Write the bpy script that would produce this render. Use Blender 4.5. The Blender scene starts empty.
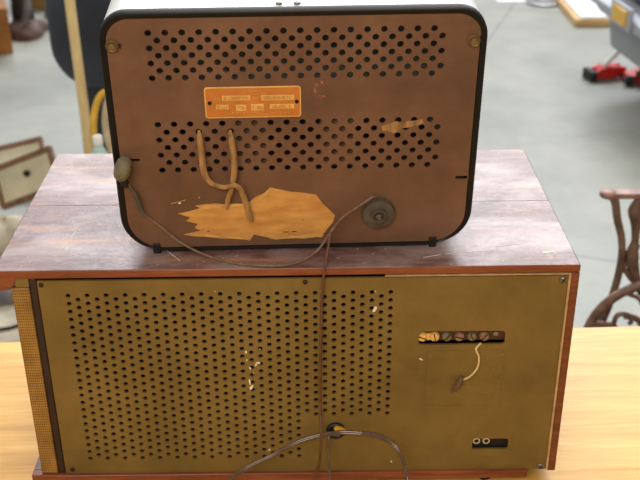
import bpy, bmesh, math, random
from mathutils import Vector, Matrix
from mathutils.geometry import tessellate_polygon
random.seed(7)
S = bpy.context.scene
COL = S.collection
PI = math.pi
TZ = -0.286      # table top
FZ = -1.086      # floor

# ------------------------------------------------------------------ materials
def lin(c):
    return tuple((v/255/12.92 if v/255 <= .04045 else ((v/255+.055)/1.055)**2.4) for v in c)+(1,)

class NT:
    def __init__(s, name):
        s.m = bpy.data.materials.new(name); s.m.use_nodes = True
        s.t = s.m.node_tree; s.b = s.t.nodes['Principled BSDF']
    def n(s, typ, **k):
        nd = s.t.nodes.new(typ)
        for a, v in k.items():
            if a.startswith('i_'):
                nd.inputs[a[2:].replace('_', ' ')].default_value = v
            else: setattr(nd, a, v)
        return nd
    def l(s, a, b): s.t.links.new(a, b)
    def coord(s, scale=(1, 1, 1), rot=(0, 0, 0), loc=(0, 0, 0), src='Object'):
        tc = s.n('ShaderNodeTexCoord'); mp = s.n('ShaderNodeMapping')
        mp.inputs['Scale'].default_value = scale; mp.inputs['Rotation'].default_value = rot
        mp.inputs['Location'].default_value = loc
        s.l(tc.outputs[src], mp.inputs['Vector']); return mp.outputs['Vector']
    def noise(s, vec, scale, detail=4, rough=.55, dist=0):
        nd = s.n('ShaderNodeTexNoise'); nd.inputs['Scale'].default_value = scale
        nd.inputs['Detail'].default_value = detail; nd.inputs['Roughness'].default_value = rough
        nd.inputs['Distortion'].default_value = dist
        s.l(vec, nd.inputs['Vector']); return nd.outputs['Fac']
    def ramp(s, fac, stops):
        r = s.n('ShaderNodeValToRGB'); e = r.color_ramp.elements
        while len(e) < len(stops): e.new(.5)
        for k, (p, c) in enumerate(stops):
            e[k].position = p; e[k].color = lin(c) if len(c) == 3 and max(c) > 1 else (c[0], c[0], c[0], 1)
        s.l(fac, r.inputs['Fac']); return r.outputs['Color']
    def mix(s, fac, a, b, mode='MIX'):
        m = s.n('ShaderNodeMix', data_type='RGBA', blend_type=mode)
        if isinstance(fac, (int, float)): m.inputs[0].default_value = fac
        else: s.l(fac, m.inputs[0])
        for i, v in ((6, a), (7, b)):
            if isinstance(v, tuple): m.inputs[i].default_value = lin(v)
            else: s.l(v, m.inputs[i])
        return m.outputs[2]
    def bump(s, h, strength=.2, dist=.001):
        b = s.n('ShaderNodeBump'); b.inputs['Strength'].default_value = strength
        b.inputs['Distance'].default_value = dist
        s.l(h, b.inputs['Height']); s.l(b.outputs['Normal'], s.b.inputs['Normal'])

def mat(name, c, rough=.5, metal=0, var=.12, scale=30, bump=0, spec=.5, c2=None, stretch=(1, 1, 1)):
    k = NT(name)
    v = k.coord(stretch)
    f = k.noise(v, scale)
    c2 = c2 or tuple(max(0, x*(1-var*2)) for x in c)
    col = k.ramp(f, [(.3, c2), (.7, c)])
    k.l(col, k.b.inputs['Base Color'])
    k.b.inputs['Roughness'].default_value = rough; k.b.inputs['Metallic'].default_value = metal
    k.b.inputs['Specular IOR Level'].default_value = spec
    if bump: k.bump(f, bump)
    return k.m

def mat_lid():
    k = NT('worn_wood_top')
    v = k.coord((3, 22, 1)); v2 = k.coord((5, 9, 1), loc=(3, 1, 0)); v3 = k.coord((2.4, 30, 1), loc=(.7, 3, 0))
    v4 = k.coord((1, 1, 1))
    grain = k.noise(v, 6, 6, .65, .6); haze = k.noise(v2, 1.6, 6, .65, .4); st = k.noise(v3, 1.6, 4, .6, .3)
    fine = k.noise(v4, 160, 3, .7)
    c = k.ramp(grain, [(.25, (84, 58, 56)), (.5, (112, 80, 76)), (.75, (142, 106, 98))])
    hz = k.ramp(haze, [(.44, (0.,)), (.66, (.62,))])
    c = k.mix(hz, c, (186, 168, 168))
    ss = k.ramp(st, [(.56, (0.,)), (.68, (.7,))])
    c = k.mix(ss, c, (188, 128, 84))
    sp = k.ramp(fine, [(.63, (0.,)), (.72, (.6,))])
    c = k.mix(sp, c, (225, 215, 205))
    k.l(c, k.b.inputs['Base Color'])
    r = k.ramp(fine, [(.3, (.34,)), (.7, (.46,))])
    k.l(r, k.b.inputs['Roughness'])
    k.l(k.ramp(haze, [(.35, (.30,)), (.7, (.5,))]), k.b.inputs['Specular IOR Level'])
    k.bump(grain, .25, .0006)
    return k.m

def mat_wood(name, ca, cb, cc, stretch, scale=5, rough=.4, detail=6):
    k = NT(name); v = k.coord(stretch)
    g = k.noise(v, scale, detail, .6, .8); g2 = k.noise(v, scale*5, 3, .6)
    c = k.ramp(g, [(.25, ca), (.5, cb), (.78, cc)])
    d = k.ramp(g2, [(.35, (.86,)), (.65, (1.,))])
    c = k.mix(1.0, c, d, 'MULTIPLY')
    k.l(c, k.b.inputs['Base Color']); k.b.inputs['Roughness'].default_value = rough
    k.bump(g2, .08, .0005)
    return k.m

def mat_floor():
    k = NT('concrete'); v = k.coord((1, 1, 1))
    a = k.noise(v, 1.1, 6, .6, .3); b = k.noise(v, 7, 5, .65)
    c = k.ramp(a, [(.3, (126, 128, 120)), (.5, (149, 150, 140)), (.72, (168, 168, 157))])
    d = k.ramp(b, [(.3, (.82,)), (.6, (1.,))])
    c = k.mix(.8, c, d, 'MULTIPLY')
    # control joints / cracks
    br = k.n('ShaderNodeTexBrick'); br.offset = 0
    v2 = k.coord((1, 1, 1), rot=(0, 0, .35), loc=(.6, .8, 0))
    k.l(v2, br.inputs['Vector'])
    for nm, val in (('Scale', .5), ('Mortar Size', .004), ('Brick Width', 1.4), ('Row Height', 1.5)): br.inputs[nm].default_value = val
    br.inputs['Color1'].default_value = br.inputs['Color2'].default_value = (1, 1, 1, 1); br.inputs['Mortar'].default_value = (.55, .55, .55, 1)
    c = k.mix(.7, c, br.outputs['Color'], 'MULTIPLY')
    k.l(c, k.b.inputs['Base Color']); k.b.inputs['Roughness'].default_value = .42
    k.bump(b, .1, .002)
    return k.m

def mat_panel(name, c1, c2, c3, dirt=(60, 45, 30), rough=.6):
    k = NT(name); v = k.coord((1, 1, 1)); vs = k.coord((2, 2, 30))
    a = k.noise(v, 9, 5, .6); b = k.noise(v, 60, 4, .6); s = k.noise(vs, 3, 4, .6)
    c = k.ramp(a, [(.3, c1), (.5, c2), (.72, c3)])
    d = k.ramp(b, [(.3, (.85,)), (.6, (1.,))])
    c = k.mix(.6, c, d, 'MULTIPLY')
    sc = k.ramp(s, [(.3, (.9,)), (.6, (1.,))]); c = k.mix(.6, c, sc, 'MULTIPLY')
    k.l(c, k.b.inputs['Base Color']); k.b.inputs['Roughness'].default_value = rough
    k.b.inputs['Specular IOR Level'].default_value = .4
    k.bump(b, .12, .0004)
    return k.m

def mat_grille():
    k = NT('perforated_gold_grille'); tc = k.n('ShaderNodeTexCoord')
    mp = k.n('ShaderNodeMapping'); mp.inputs['Rotation'].default_value = (PI/2, 0, 0)
    k.l(tc.outputs['Object'], mp.inputs['Vector'])
    # small dark perforations in horizontal rows, cut from periodic waves in x and z
    sx = k.n('ShaderNodeSeparateXYZ'); k.l(tc.outputs['Object'], sx.inputs[0])
    def wave(o, p):
        a = k.n('ShaderNodeMath', operation='MULTIPLY'); a.inputs[1].default_value = 2*PI/p; k.l(o, a.inputs[0])
        b = k.n('ShaderNodeMath', operation='SINE'); k.l(a.outputs[0], b.inputs[0]); return b.outputs[0]
    ad = k.n('ShaderNodeMath', operation='ADD'); k.l(sx.outputs['X'], ad.inputs[0]); k.l(sx.outputs['Y'], ad.inputs[1])
    w1 = wave(ad.outputs[0], .0021); w2 = wave(sx.outputs['Z'], .0034)
    m = k.n('ShaderNodeMath', operation='ADD'); k.l(w1, m.inputs[0]); k.l(w2, m.inputs[1])
    f = k.n('ShaderNodeMapRange'); f.inputs[1].default_value = .3; f.inputs[2].default_value = 1.3; k.l(m.outputs[0], f.inputs[0])
    n = k.noise(tc.outputs['Object'], 40, 4)
    base = k.ramp(n, [(.3, (134, 100, 48)), (.7, (176, 138, 74))])
    c = k.mix(f.outputs[0], base, (84, 54, 22))
    k.l(c, k.b.inputs['Base Color']); k.b.inputs['Metallic'].default_value = .25; k.b.inputs['Roughness'].default_value = .5
    return k.m

M = dict(
    lid=mat_lid(), floor=mat_floor(), grille=mat_grille(),
    red_wood=mat_wood('red_brown_wood', (84, 40, 26), (112, 56, 36), (138, 76, 48), (3, 3, 30), 4, .35),
    red_wood_h=mat_wood('red_brown_wood_edge', (92, 44, 28), (130, 66, 40), (160, 92, 60), (3, 30, 30), 3, .35),
    dark_wood=mat_wood('dark_wood', (48, 26, 18), (70, 38, 26), (92, 52, 36), (3, 3, 20), 5, .5),
    table=mat_wood('yellow_plywood', (206, 150, 62), (230, 178, 84), (243, 200, 110), (1.6, 22, 6), 2.4, .45),
    steel_table=mat('painted_steel', (90, 92, 96), .5),
    hardboard=mat_panel('brown_hardboard', (94, 65, 48), (112, 79, 59), (128, 93, 71)),
    olive=mat_panel('olive_brown_board', (106, 84, 40), (120, 96, 46), (132, 107, 56)),
    rim=mat('black_lacquer', (8, 8, 11), .5, var=.1, spec=.3),
    shell=mat('worn_pale_enamel', (222, 224, 228), .35, var=.06, scale=14, spec=.6),
    black=mat('black_rubber', (14, 13, 14), .6),
    cavity=mat('near_black_interior', (20, 15, 14), .9),  # near-black base colour of the cabinet's inner boards
    brass=mat('tarnished_brass', (146, 118, 76), .5, .45),
    chassis=mat('dusty_chassis', (118, 88, 66), .8, var=.2, scale=60),
    steel=mat('dull_steel', (150, 148, 146), .35, .8),
    grey_rubber=mat('dusty_grey_rubber', (92, 80, 70), .7, var=.15, scale=60, bump=.2),
    grey_plug=mat('grey_green_plastic', (128, 120, 98), .8, var=.15, scale=90, bump=.3),
    cord=mat('tan_grey_cord', (136, 108, 92), .6, var=.15, scale=120),
    drop=mat('brown_cord', (112, 72, 48), .6, var=.15, scale=120),
    flat=mat('glossy_brown_cord', (108, 86, 76), .22, var=.15, scale=80, spec=.7),
    strap=mat('tan_fibre_strap', (182, 136, 84), .75, var=.2, scale=200, stretch=(1, 1, .2), bump=.3),
    paper=mat('torn_ochre_paper', (216, 162, 86), .8, var=.16, scale=45, bump=.3, stretch=(.6, 1, 2), c2=(180, 120, 58)),
    plate_mid=mat('faded_stamp_ink', (222, 156, 78), .6, var=.1, scale=300),
    paper_edge=mat('lighter_paper_layer', (222, 172, 98), .8, var=.1, scale=60),
    plate=mat('orange_nameplate', (206, 124, 54), .4, var=.06, scale=60),
    plate_lt=mat('cream_nameplate_ink', (238, 186, 104), .4, var=.06, scale=80),
    white=mat('white_paint_fleck', (240, 232, 214), .7, var=.05),
    dust=mat('pale_scuff', (150, 122, 70), .8, var=.1, scale=200),
    pink=mat('pale_pink_scuff', (186, 116, 88), .8, var=.1, scale=300),
    wwire=mat('cream_wire', (232, 208, 150), .5, var=.06),
    fluff=mat('brown_tape_fray', (120, 88, 60), .9, var=.2, scale=300, bump=.5),
    yellow=mat('yellow_paper_bit', (226, 166, 44), .6, var=.1, scale=200),
    term_a=mat('dull_pinkish_terminal', (168, 130, 108), .45, .2, var=.2, scale=300),
    term_b=mat('green_tinged_terminal', (140, 130, 96), .45, .2, var=.2, scale=300),
    deep_wood=mat('dark_red_brown_board', (48, 24, 18), .6, var=.2, scale=30),  # dark wood strip between the grille and the back panel
    bead=mat('pale_wood_bead', (196, 160, 118), .5, var=.1, scale=80),
    iron=mat('rusty_cast_iron', (146, 114, 96), .5, .2, var=.2, scale=35, bump=.3),
    iron_lt=mat('worn_reddish_iron', (178, 136, 124), .5, .15, var=.2, scale=35, bump=.2),
    slate=mat('dark_slate_vinyl', (58, 66, 84), .5, var=.15, scale=6),
    seatback=mat('dark_slate_vinyl_shell', (48, 54, 66), .5, var=.1, scale=6),
    pole=mat_wood('pale_pole_wood', (206, 178, 118), (230, 206, 150), (240, 222, 176), (8, 8, 1.2), 6, .5),
    carton=mat('brown_cardboard', (170, 112, 54), .8, var=.12, scale=9),
    cream=mat('aged_cream_board', (236, 230, 200), .7, var=.08, scale=9),
    frame=mat_wood('brown_frame_wood', (110, 76, 54), (140, 102, 76), (160, 124, 96), (4, 4, 4), 8, .6),
    greycl=mat('grey_cloth', (126, 124, 128), .9, var=.15, scale=20, bump=.4),
    creamcl=mat('cream_cloth', (216, 208, 186), .9, var=.1, scale=14, bump=.3),
    rope_y=mat('yellow_hose', (226, 180, 60), .5, var=.1),
    rope_c=mat('cream_hose', (226, 210, 176), .5, var=.1),
    aqua=mat('pale_aqua_plastic', (188, 220, 222), .35, var=.05),
    carbody=mat('silver_grey_car_paint', (150, 155, 163), .55, .0, var=.03, scale=3),
    cartrim=mat('light_grey_bumper_strip', (172, 176, 188), .4, .0, var=.03),
    amber=mat('amber_lens', (236, 158, 24), .25, var=.12, scale=40, c2=(214, 190, 40)),
    chrome=mat('bright_metal', (220, 220, 222), .2, .8, var=.03),
    red=mat('red_jack_paint', (226, 46, 36), .35, var=.1, scale=20),
    tyre=mat('tyre_rubber', (38, 40, 42), .7),
    tan=mat('tan_pine', (220, 180, 124), .6, var=.08, scale=10),
    whiteb=mat('white_board', (236, 238, 240), .5, var=.02, scale=6),
    glass=mat('dark_glass', (40, 48, 54), .08, var=.05),
    dgrey=mat('dark_grey_canvas', (70, 70, 74), .8, var=.2, scale=30),
    brownl=mat('brown_leather', (112, 84, 72), .7, var=.2, scale=30),
    ochre=mat('ochre_board', (184, 150, 88), .7, var=.15, scale=8),
    mauve=mat('dull_mauve_paint', (132, 108, 110), .6, var=.1, scale=8),
)

# ------------------------------------------------------------------ mesh helpers
def box(bm, x0, x1, y0, y1, z0, z1, rot=None, piv=None):
    vs = [bm.verts.new((x, y, z)) for x in (x0, x1) for y in (y0, y1) for z in (z0, z1)]
    for f in ((0, 1, 3, 2), (4, 6, 7, 5), (0, 4, 5, 1), (2, 3, 7, 6), (0, 2, 6, 4), (1, 5, 7, 3)):
        bm.faces.new([vs[i] for i in f])
    if rot is not None:
        p = Vector(piv or ((x0+x1)/2, (y0+y1)/2, (z0+z1)/2))
        bmesh.ops.transform(bm, matrix=Matrix.Translation(p) @ rot @ Matrix.Translation(-p), verts=vs)
    return vs

def smooth_path(pts, seg=6):
    P = [Vector(p) for p in pts]
    if len(P) < 3: return P
    P = [2*P[0]-P[1]]+P+[2*P[-1]-P[-2]]
    out = []
    for i in range(1, len(P)-2):
        for k in range(seg):
            t = k/seg
            a, b, c, d = P[i-1:i+3]
            out.append(.5*((2*b)+(c-a)*t+(2*a-5*b+4*c-d)*t*t+(3*b-a-3*c+d)*t**3))
    out.append(P[-2]); return out

def tube(bm, pts, r, n=10, seg=6, flat=None, close=False):
    """round cord, or with flat=(width, thickness) an oval strip; r may be a list"""
    P = smooth_path(pts, seg) if seg > 1 else [Vector(p) for p in pts]
    rings = []; up = Vector((0, -1, .02)); L = len(P)
    for i, p in enumerate(P):
        t = (P[(i+1) % L if close else min(i+1, L-1)]-P[(i-1) % L if close else max(i-1, 0)]).normalized()
        s = t.cross(up)
        if s.length < .1: s = t.cross(Vector((1, 0, 0)))
        s.normalize(); u = s.cross(t).normalized()
        rr = r if not isinstance(r, (list, tuple)) else r[0]+(0 if len(r) < 2 else 1)*0
        if isinstance(r, (list, tuple)):
            q = i/(L-1)*(len(r)-1); a = int(min(q, len(r)-2)); rr = r[a]+(r[a+1]-r[a])*(q-a)
        w, h = (rr, rr) if not flat else (flat[0]*rr, flat[1]*rr)
        rings.append([bm.verts.new(p+s*w*math.cos(2*PI*k/n)+u*h*math.sin(2*PI*k/n)) for k in range(n)])
    for i in range(L if close else L-1):
        a, b = rings[i], rings[(i+1) % L]
        for k in range(n): bm.faces.new((a[k], a[(k+1) % n], b[(k+1) % n], b[k]))
    if not close:
        bm.faces.new(rings[0][::-1]); bm.faces.new(rings[-1])

def lathe(bm, prof, center=(0, 0, 0), axis='z', n=28):
    """prof: (radius, height) list; axis 'y' turns towards -y"""
    rings = []
    c = Vector(center)
    for r, h in prof:
        ring = []
        for k in range(n):
            a = 2*PI*k/n
            if axis == 'z': v = (r*math.cos(a), r*math.sin(a), h)
            elif axis == 'y': v = (r*math.cos(a), -h, r*math.sin(a))
            else: v = (h, r*math.cos(a), r*math.sin(a))
            ring.append(bm.verts.new(c+Vector(v)))
        rings.append(ring)
    for a, b in zip(rings, rings[1:]):
        for k in range(n): bm.faces.new((a[k], a[(k+1) % n], b[(k+1) % n], b[k]))
    bm.faces.new(rings[0][::-1]); bm.faces.new(rings[-1])

def prism(bm, poly, d0, d1, axis='y'):
    """poly of 2D points extruded along axis between d0 and d1"""
    def mk(p, d):
        return bm.verts.new((p[0], d, p[1]) if axis == 'y' else ((p[0], p[1], d) if axis == 'z' else (d, p[0], p[1])))
    A = [mk(p, d0) for p in poly]; B = [mk(p, d1) for p in poly]
    n = len(poly)
    tri = tessellate_polygon([[Vector((p[0], p[1], 0)) for p in poly]])
    for t in tri:
        bm.faces.new([A[i] for i in t]); bm.faces.new([B[i] for i in reversed(t)])
    for i in range(n): bm.faces.new((A[i], A[(i+1) % n], B[(i+1) % n], B[i]))

def obj(name, bm, m, parent=None, bevel=0, smooth=False, bseg=2, fix=True):
    if fix: bmesh.ops.recalc_face_normals(bm, faces=bm.faces)
    me = bpy.data.meshes.new(name); bm.to_mesh(me); bm.free()
    if isinstance(m, (list, tuple)):
        for q in m: me.materials.append(M[q])
    else: me.materials.append(M[m])
    if smooth:
        for p in me.polygons: p.use_smooth = True
        me.set_sharp_from_angle(angle=math.radians(45))
    o = bpy.data.objects.new(name, me); COL.objects.link(o)
    if parent: o.parent = parent
    if bevel:
        b = o.modifiers.new('bevel', 'BEVEL'); b.width = bevel; b.segments = bseg; b.limit_method = 'ANGLE'
        b.angle_limit = math.radians(40)
        for p in me.polygons: p.use_smooth = True
        me.set_sharp_from_angle(angle=math.radians(60))
    return o

def tag(o, label, cat, group=None):
    o['label'] = label; o['category'] = cat
    if group: o['group'] = group
    return o
def thing(name, label, cat, loc=(0, 0, 0), rz=0, group=None):
    e = bpy.data.objects.new(name, None); COL.objects.link(e); e.location = loc; e.rotation_euler = (0, 0, rz)
    e.empty_display_size = .05
    return tag(e, label, cat, group)
def part(name, m, parent, fn, **k):
    bm = bmesh.new(); fn(bm); return obj(name, bm, m, parent, **k)
def B(*a, **k): return lambda bm: box(bm, *a, **k)

def rrect(x0, x1, z0, z1, rs, n=8):
    """rounded rectangle, rs = radii (bl, br, tr, tl), counter-clockwise"""
    out = []
    for (cx, cz, a0, r) in ((x0+rs[0], z0+rs[0], PI, rs[0]), (x1-rs[1], z0+rs[1], 1.5*PI, rs[1]),
                            (x1-rs[2], z1-rs[2], 0, rs[2]), (x0+rs[3], z1-rs[3], .5*PI, rs[3])):
        for k in range(n+1):
            a = a0+PI/2*k/n; out.append((cx+r*math.cos(a), cz+r*math.sin(a)))
    return out

def perforated(bm, outer, blocks, cuts, th, y=0):
    """a board in the xz plane facing -y with real holes.
    blocks: dicts x0,x1,z0,z1 (bounds), holes [(x,z,cw,ch)] cells, r ; cuts: polygons cut right through"""
    def V(p, d=0): return bm.verts.new((p[0], y+d, p[1]))
    def clip(poly, ax, val, keep):
        out = []
        for i in range(len(poly)):
            a, b = poly[i-1], poly[i]
            ia = (a[ax]-val)*keep >= -1e-9; ib = (b[ax]-val)*keep >= -1e-9
            if ia != ib:
                t = (val-a[ax])/(b[ax]-a[ax]); out.append((a[0]+(b[0]-a[0])*t, a[1]+(b[1]-a[1])*t))
            if ib: out.append(b)
        return out
    def inside(p, poly):
        c = False
        for i in range(len(poly)):
            a, b = poly[i-1], poly[i]
            if (a[1] > p[1]) != (b[1] > p[1]) and p[0] < (b[0]-a[0])*(p[1]-a[1])/(b[1]-a[1])+a[0]: c = not c
        return c
    xs = [min(p[0] for p in outer), max(p[0] for p in outer)]+[p[0] for b in blocks for p in b['bound']]
    zs = [min(p[1] for p in outer), max(p[1] for p in outer)]+[p[1] for b in blocks for p in b['bound']]
    for c in cuts:      # a band of cells of its own round every cut-out
        xs += [min(p[0] for p in c)-.0012, max(p[0] for p in c)+.0012]; zs += [min(p[1] for p in c)-.0012, max(p[1] for p in c)+.0012]
    rects = []
    for c in cuts:
        a_, b_, c_, d_ = min(p[0] for p in c)-.0012, max(p[0] for p in c)+.0012, min(p[1] for p in c)-.0012, max(p[1] for p in c)+.0012
        rects.append([(a_, c_), (b_, c_), (b_, d_), (a_, d_)])
    xs = sorted(set(round(v, 6) for v in xs)); zs = sorted(set(round(v, 6) for v in zs))
    for xa, xb in zip(xs, xs[1:]):
        for za, zb in zip(zs, zs[1:]):
            if xb-xa < 2e-5 or zb-za < 2e-5: continue
            mid = ((xa+xb)/2, (za+zb)/2)
            if any(inside(mid, b['bound']) for b in blocks) or any(inside(mid, q_) for q_ in rects): continue
            poly = clip(clip(clip(clip(outer, 0, xa, 1), 0, xb, -1), 1, za, 1), 1, zb, -1)
            pp = []
            for q_ in poly:
                if not pp or abs(q_[0]-pp[-1][0])+abs(q_[1]-pp[-1][1]) > 1e-6: pp.append(q_)
            if len(pp) > 1 and abs(pp[0][0]-pp[-1][0])+abs(pp[0][1]-pp[-1][1]) < 1e-6: pp.pop()
            if len(pp) < 3: continue
            bm.faces.new([V(p) for p in pp])
    for pp, c in zip(rects, cuts):
        if len(c) > 2:
            # radial bridge between the cell's border and the cut-out
            m_ = (sum(p[0] for p in c)/len(c), sum(p[1] for p in c)/len(c))
            def ray(poly, an):
                d = (math.cos(an), math.sin(an)); best = None
                for i in range(len(poly)):
                    p_, q_ = poly[i-1], poly[i]; e = (q_[0]-p_[0], q_[1]-p_[1]); den = d[0]*e[1]-d[1]*e[0]
                    if abs(den) < 1e-15: continue
                    w_ = (p_[0]-m_[0], p_[1]-m_[1]); t = (w_[0]*e[1]-w_[1]*e[0])/den; u_ = (w_[0]*d[1]-w_[1]*d[0])/den
                    if t > 0 and -1e-6 <= u_ <= 1+1e-6 and (best is None or t < best): best = t
                return (m_[0]+d[0]*best, m_[1]+d[1]*best)
            an = sorted(set(round(math.atan2(p[1]-m_[1], p[0]-m_[0]), 6) for p in list(c)+list(pp)))
            A_ = [ray(pp, t) for t in an]; B_ = [ray(c, t) for t in an]
            for i in range(len(an)):
                j = (i+1) % len(an); bm.faces.new([V(A_[i]), V(A_[j]), V(B_[j]), V(B_[i])])
    def wall(r):
        A = [V(p) for p in r]; Bk = [V(p, th) for p in r]
        for i in range(len(r)): bm.faces.new((A[i], A[(i+1) % len(r)], Bk[(i+1) % len(r)], Bk[i]))
    wall(outer)
    for c in cuts: wall(c)
    N = 12
    for b in blocks:
        for (x0, x1, z0, z1) in b['fill']:
            bm.faces.new([V(p) for p in ((x0, z0), (x1, z0), (x1, z1), (x0, z1))])
        for (cx, cz, w, h, r) in b['cells']:
            ci = [V((cx+r*math.cos(PI/4+2*PI*k/N), cz+r*math.sin(PI/4+2*PI*k/N))) for k in range(N)]
            cb = [V((cx+r*math.cos(PI/4+2*PI*k/N), cz+r*math.sin(PI/4+2*PI*k/N)), th) for k in range(N)]
            sq = [V((cx+w/2, cz+h/2)), V((cx-w/2, cz+h/2)), V((cx-w/2, cz-h/2)), V((cx+w/2, cz-h/2))]
            for q in range(4):
                k = q*3
                a = ci[k:k+3]+[ci[(k+3) % N]]
                bm.faces.new([sq[q]]+[sq[(q+1) % 4]]+a[::-1])
            for k in range(N): bm.faces.new((ci[k], ci[(k+1) % N], cb[(k+1) % N], cb[k]))

def slotted_screw(parent, x, y, z, r=.004, m='steel', name='screw', cross=True):
    bm = bmesh.new(); lathe(bm, [(r, 0), (r, .0008), (r*.8, .0018), (.0001, .0022)], (x, y, z), 'y', 20)
    s = obj(name, bm, m, parent, smooth=True)
    bm = bmesh.new(); box(bm, x-r*.75, x+r*.75, y-.0025, y-.0019, z-r*.13, z+r*.13, rot=Matrix.Rotation(.6, 4, 'Y'))
    if cross: box(bm, x-r*.13, x+r*.13, y-.0025, y-.0019, z-r*.75, z+r*.75, rot=Matrix.Rotation(.6, 4, 'Y'))
    obj('screw_slot', bm, 'black', s)
    return s

# ------------------------------------------------------------------ setting: floor
bm = bmesh.new(); box(bm, -6, 7, -3, 11, FZ-.1, FZ)
fl = obj('floor', bm, 'floor'); fl['kind'] = 'structure'

# ------------------------------------------------------------------ work table
t = thing('work_table', 'yellow wooden work table carrying the two old radios', 'table', (0, .32, FZ), math.radians(1.45))
TT = TZ-FZ
part('tabletop', 'table', t, B(-1.1, 1.1, -1.15, 0, TT-.035, TT), bevel=.002)
part('apron', 'table', t, lambda bm: (box(bm, -1.0, 1.0, -.1, -.07, TT-.12, TT-.036), box(bm, -1.0, 1.0, -1.08, -1.05, TT-.12, TT-.036)))
for x in (-1.03, 1.03):
    for y in (-.09, -1.07):
        part('leg', 'table', t, B(x-.035, x+.035, y-.035+0, y+.035, 0, TT-.0355), bevel=.003)

# ------------------------------------------------------------------ big radio cabinet
big = thing('radio_cabinet', 'large wooden radio cabinet seen from behind with an olive perforated back', 'radio', (0, 0, 0))
def lid(bm):
    prism(bm, [(-.300, -.0235), (-.285, -.0225), (-.280, -.017), (-.277, -.0095), (.300, -.0085), (.300, 0), (-.300, 0)], -.0005, .309)
l = part('top_board', ['lid', 'red_wood_h'], big, lid, bevel=.0012)
for p in l.data.polygons:
    if p.normal.z < .5: p.material_index = 1
l.data.materials.append(M['red_wood_h'])
# plank joint and scratches on the lid (real grooves are hair thin: raised pale scratches)
for (x, y, ln, a, w) in ((-.235, .07, .045, 1.45, .0007), (-.18, .085, .05, 2.0, .0006), (-.215, .11, .02, .3, .0008),
                         (-.12, .03, .03, 2.2, .0006), (.235, .045, .03, .2, .0008), (.19, .03, .05, .12, .0006),
                         (-.24, .04, .02, 1.3, .0005), (.25, .12, .03, .5, .0006), (-.16, .06, .02, .1, .0009), (.272, .028, .012, .2, .0024), (.150, .022, .02, .3, .0008)):
    part('scratch', 'white', big, B(x-ln/2, x+ln/2, y-w/2, y+w/2, 0.00005, .00022, rot=Matrix.Rotation(a, 4, 'Z')))
part('plank_joint', 'dark_wood', big, B(-.2995, .2995, .1535, .1541, .00003, .0002))
part('side_board', 'red_wood', big, B(.2915, .300, -.0005, .300, -.268, -.009), bevel=.001)
part('front_board', 'red_wood', big, B(-.262, .2905, .290, .300, -.262, -.010))
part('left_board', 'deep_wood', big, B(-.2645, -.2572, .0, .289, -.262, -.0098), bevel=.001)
def grl(bm):
    box(bm, -.2835, -.2650, -.001, .005, -.2625, -.0195)
    box(bm, -.2835, -.2790, .0052, .285, -.2625, -.0238)
part('grille', 'grille', big, grl, bevel=.0012)
part('corner_block', 'olive', big, B(-.2785, -.2650, .0, .02, -.0190, -.0097))
g = bpy.data.objects['grille']; g['label'] = 'gold perforated side grille strip'
part('base_board', 'red_wood_h', big, lambda bm: prism(bm, [(-.2945, -.2625), (-.2945, -.2775), (.268, -.2745), (.268, -.2645), (-.255, -.2635)], -.004, .30), bevel=.001)
part('base_ledge', 'lid', big, B(-.2940, -.2655, .0065, .299, -.2624, -.2622))
for (x, y) in ((.222, .015), (-.25, .02), (.222, .27), (-.25, .27)):
    bm = bmesh.new(); lathe(bm, [(.009, -.286), (.011, -.283), (.011, -.277), (.010, -.2746)], (x, y, 0), 'z', 20)
    obj('foot', bm, 'black', big, smooth=True)
# back panel with real holes
p = .009797; q = .009660; r = .0026
x0 = -.2266; zt = -.0300
cells = []; fill = []
for c in range(35):
    full = c < 25
    n = (23 if c % 2 == 0 else 22) if full else (17 if c % 2 == 0 else 16)
    off = 0 if c % 2 == 0 else q/2
    x = x0+c*p
    top = zt+q/2-off; bot = top-n*q
    for k in range(n): cells.append((x, top-q/2-k*q, p, q, r))
    T = zt+q/2; Bt = zt+q/2-23*q if full else zt+q/2-17*q
    if off: fill.append((x-p/2, x+p/2, top, T))
    if bot > Bt+1e-6: fill.append((x-p/2, x+p/2, Bt, bot))
T = zt+q/2; B1 = T-23*q; B2 = T-17*q; XL = x0-p/2; XM = x0+24.5*p; XR = x0+34.5*p
bound = [(XL, B1), (XM, B1), (XM, B2), (XR, B2), (XR, T), (XL, T)]
blocks = [dict(bound=bound[::-1], cells=cells, fill=fill)]
slot = rrect(.1375, .2290, -.0955, -.0785, (.004, .003, .005, .005), 4)[::-1]
sock = rrect(.2030, .2435, -.2365, -.2215, (.002, .003, .003, .002), 3)[::-1]
grom = [(.0495+.0085*math.cos(-2*PI*k/20), -.2065+.008*math.sin(-2*PI*k/20)) for k in range(20)]
outer = [(-.2565, -.2640), (.2885, -.2655), (.2885, -.0125), (-.2565, -.0125)]
bm = bmesh.new(); perforated(bm, outer, blocks, [slot, sock, grom], .003, .0)
bp = obj('back_panel', bm, 'olive', big, fix=False)
bp['label'] = 'olive brown perforated back panel'
for q_ in ((.10, .2912, -.0108, -.0095), (.2888, .2912, -.266, -.0109), (-.10, .04, -.2665, -.2645)): part('panel_bead', 'bead', big, B(q_[0], q_[1], -.0012, .002, q_[2], q_[3]))
for (x, z) in ((-.2525, -.0165), (.0180, -.0165), (.2835, -.0175), (.2830, -.2615), (-.2485, -.2575)):
    slotted_screw(big, x, 0, z, .0040 if x > .2 else .0026, 'steel' if x > .2 else 'dark_wood')
# inside: near-black floor board and upright board glimpsed through the slots
part('inner_tray', 'cavity', big, lambda bm: (box(bm, -.255, .289, .03, .28, -.2610, -.255), box(bm, -.255, .289, .20, .205, -.254, -.011)))
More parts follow.
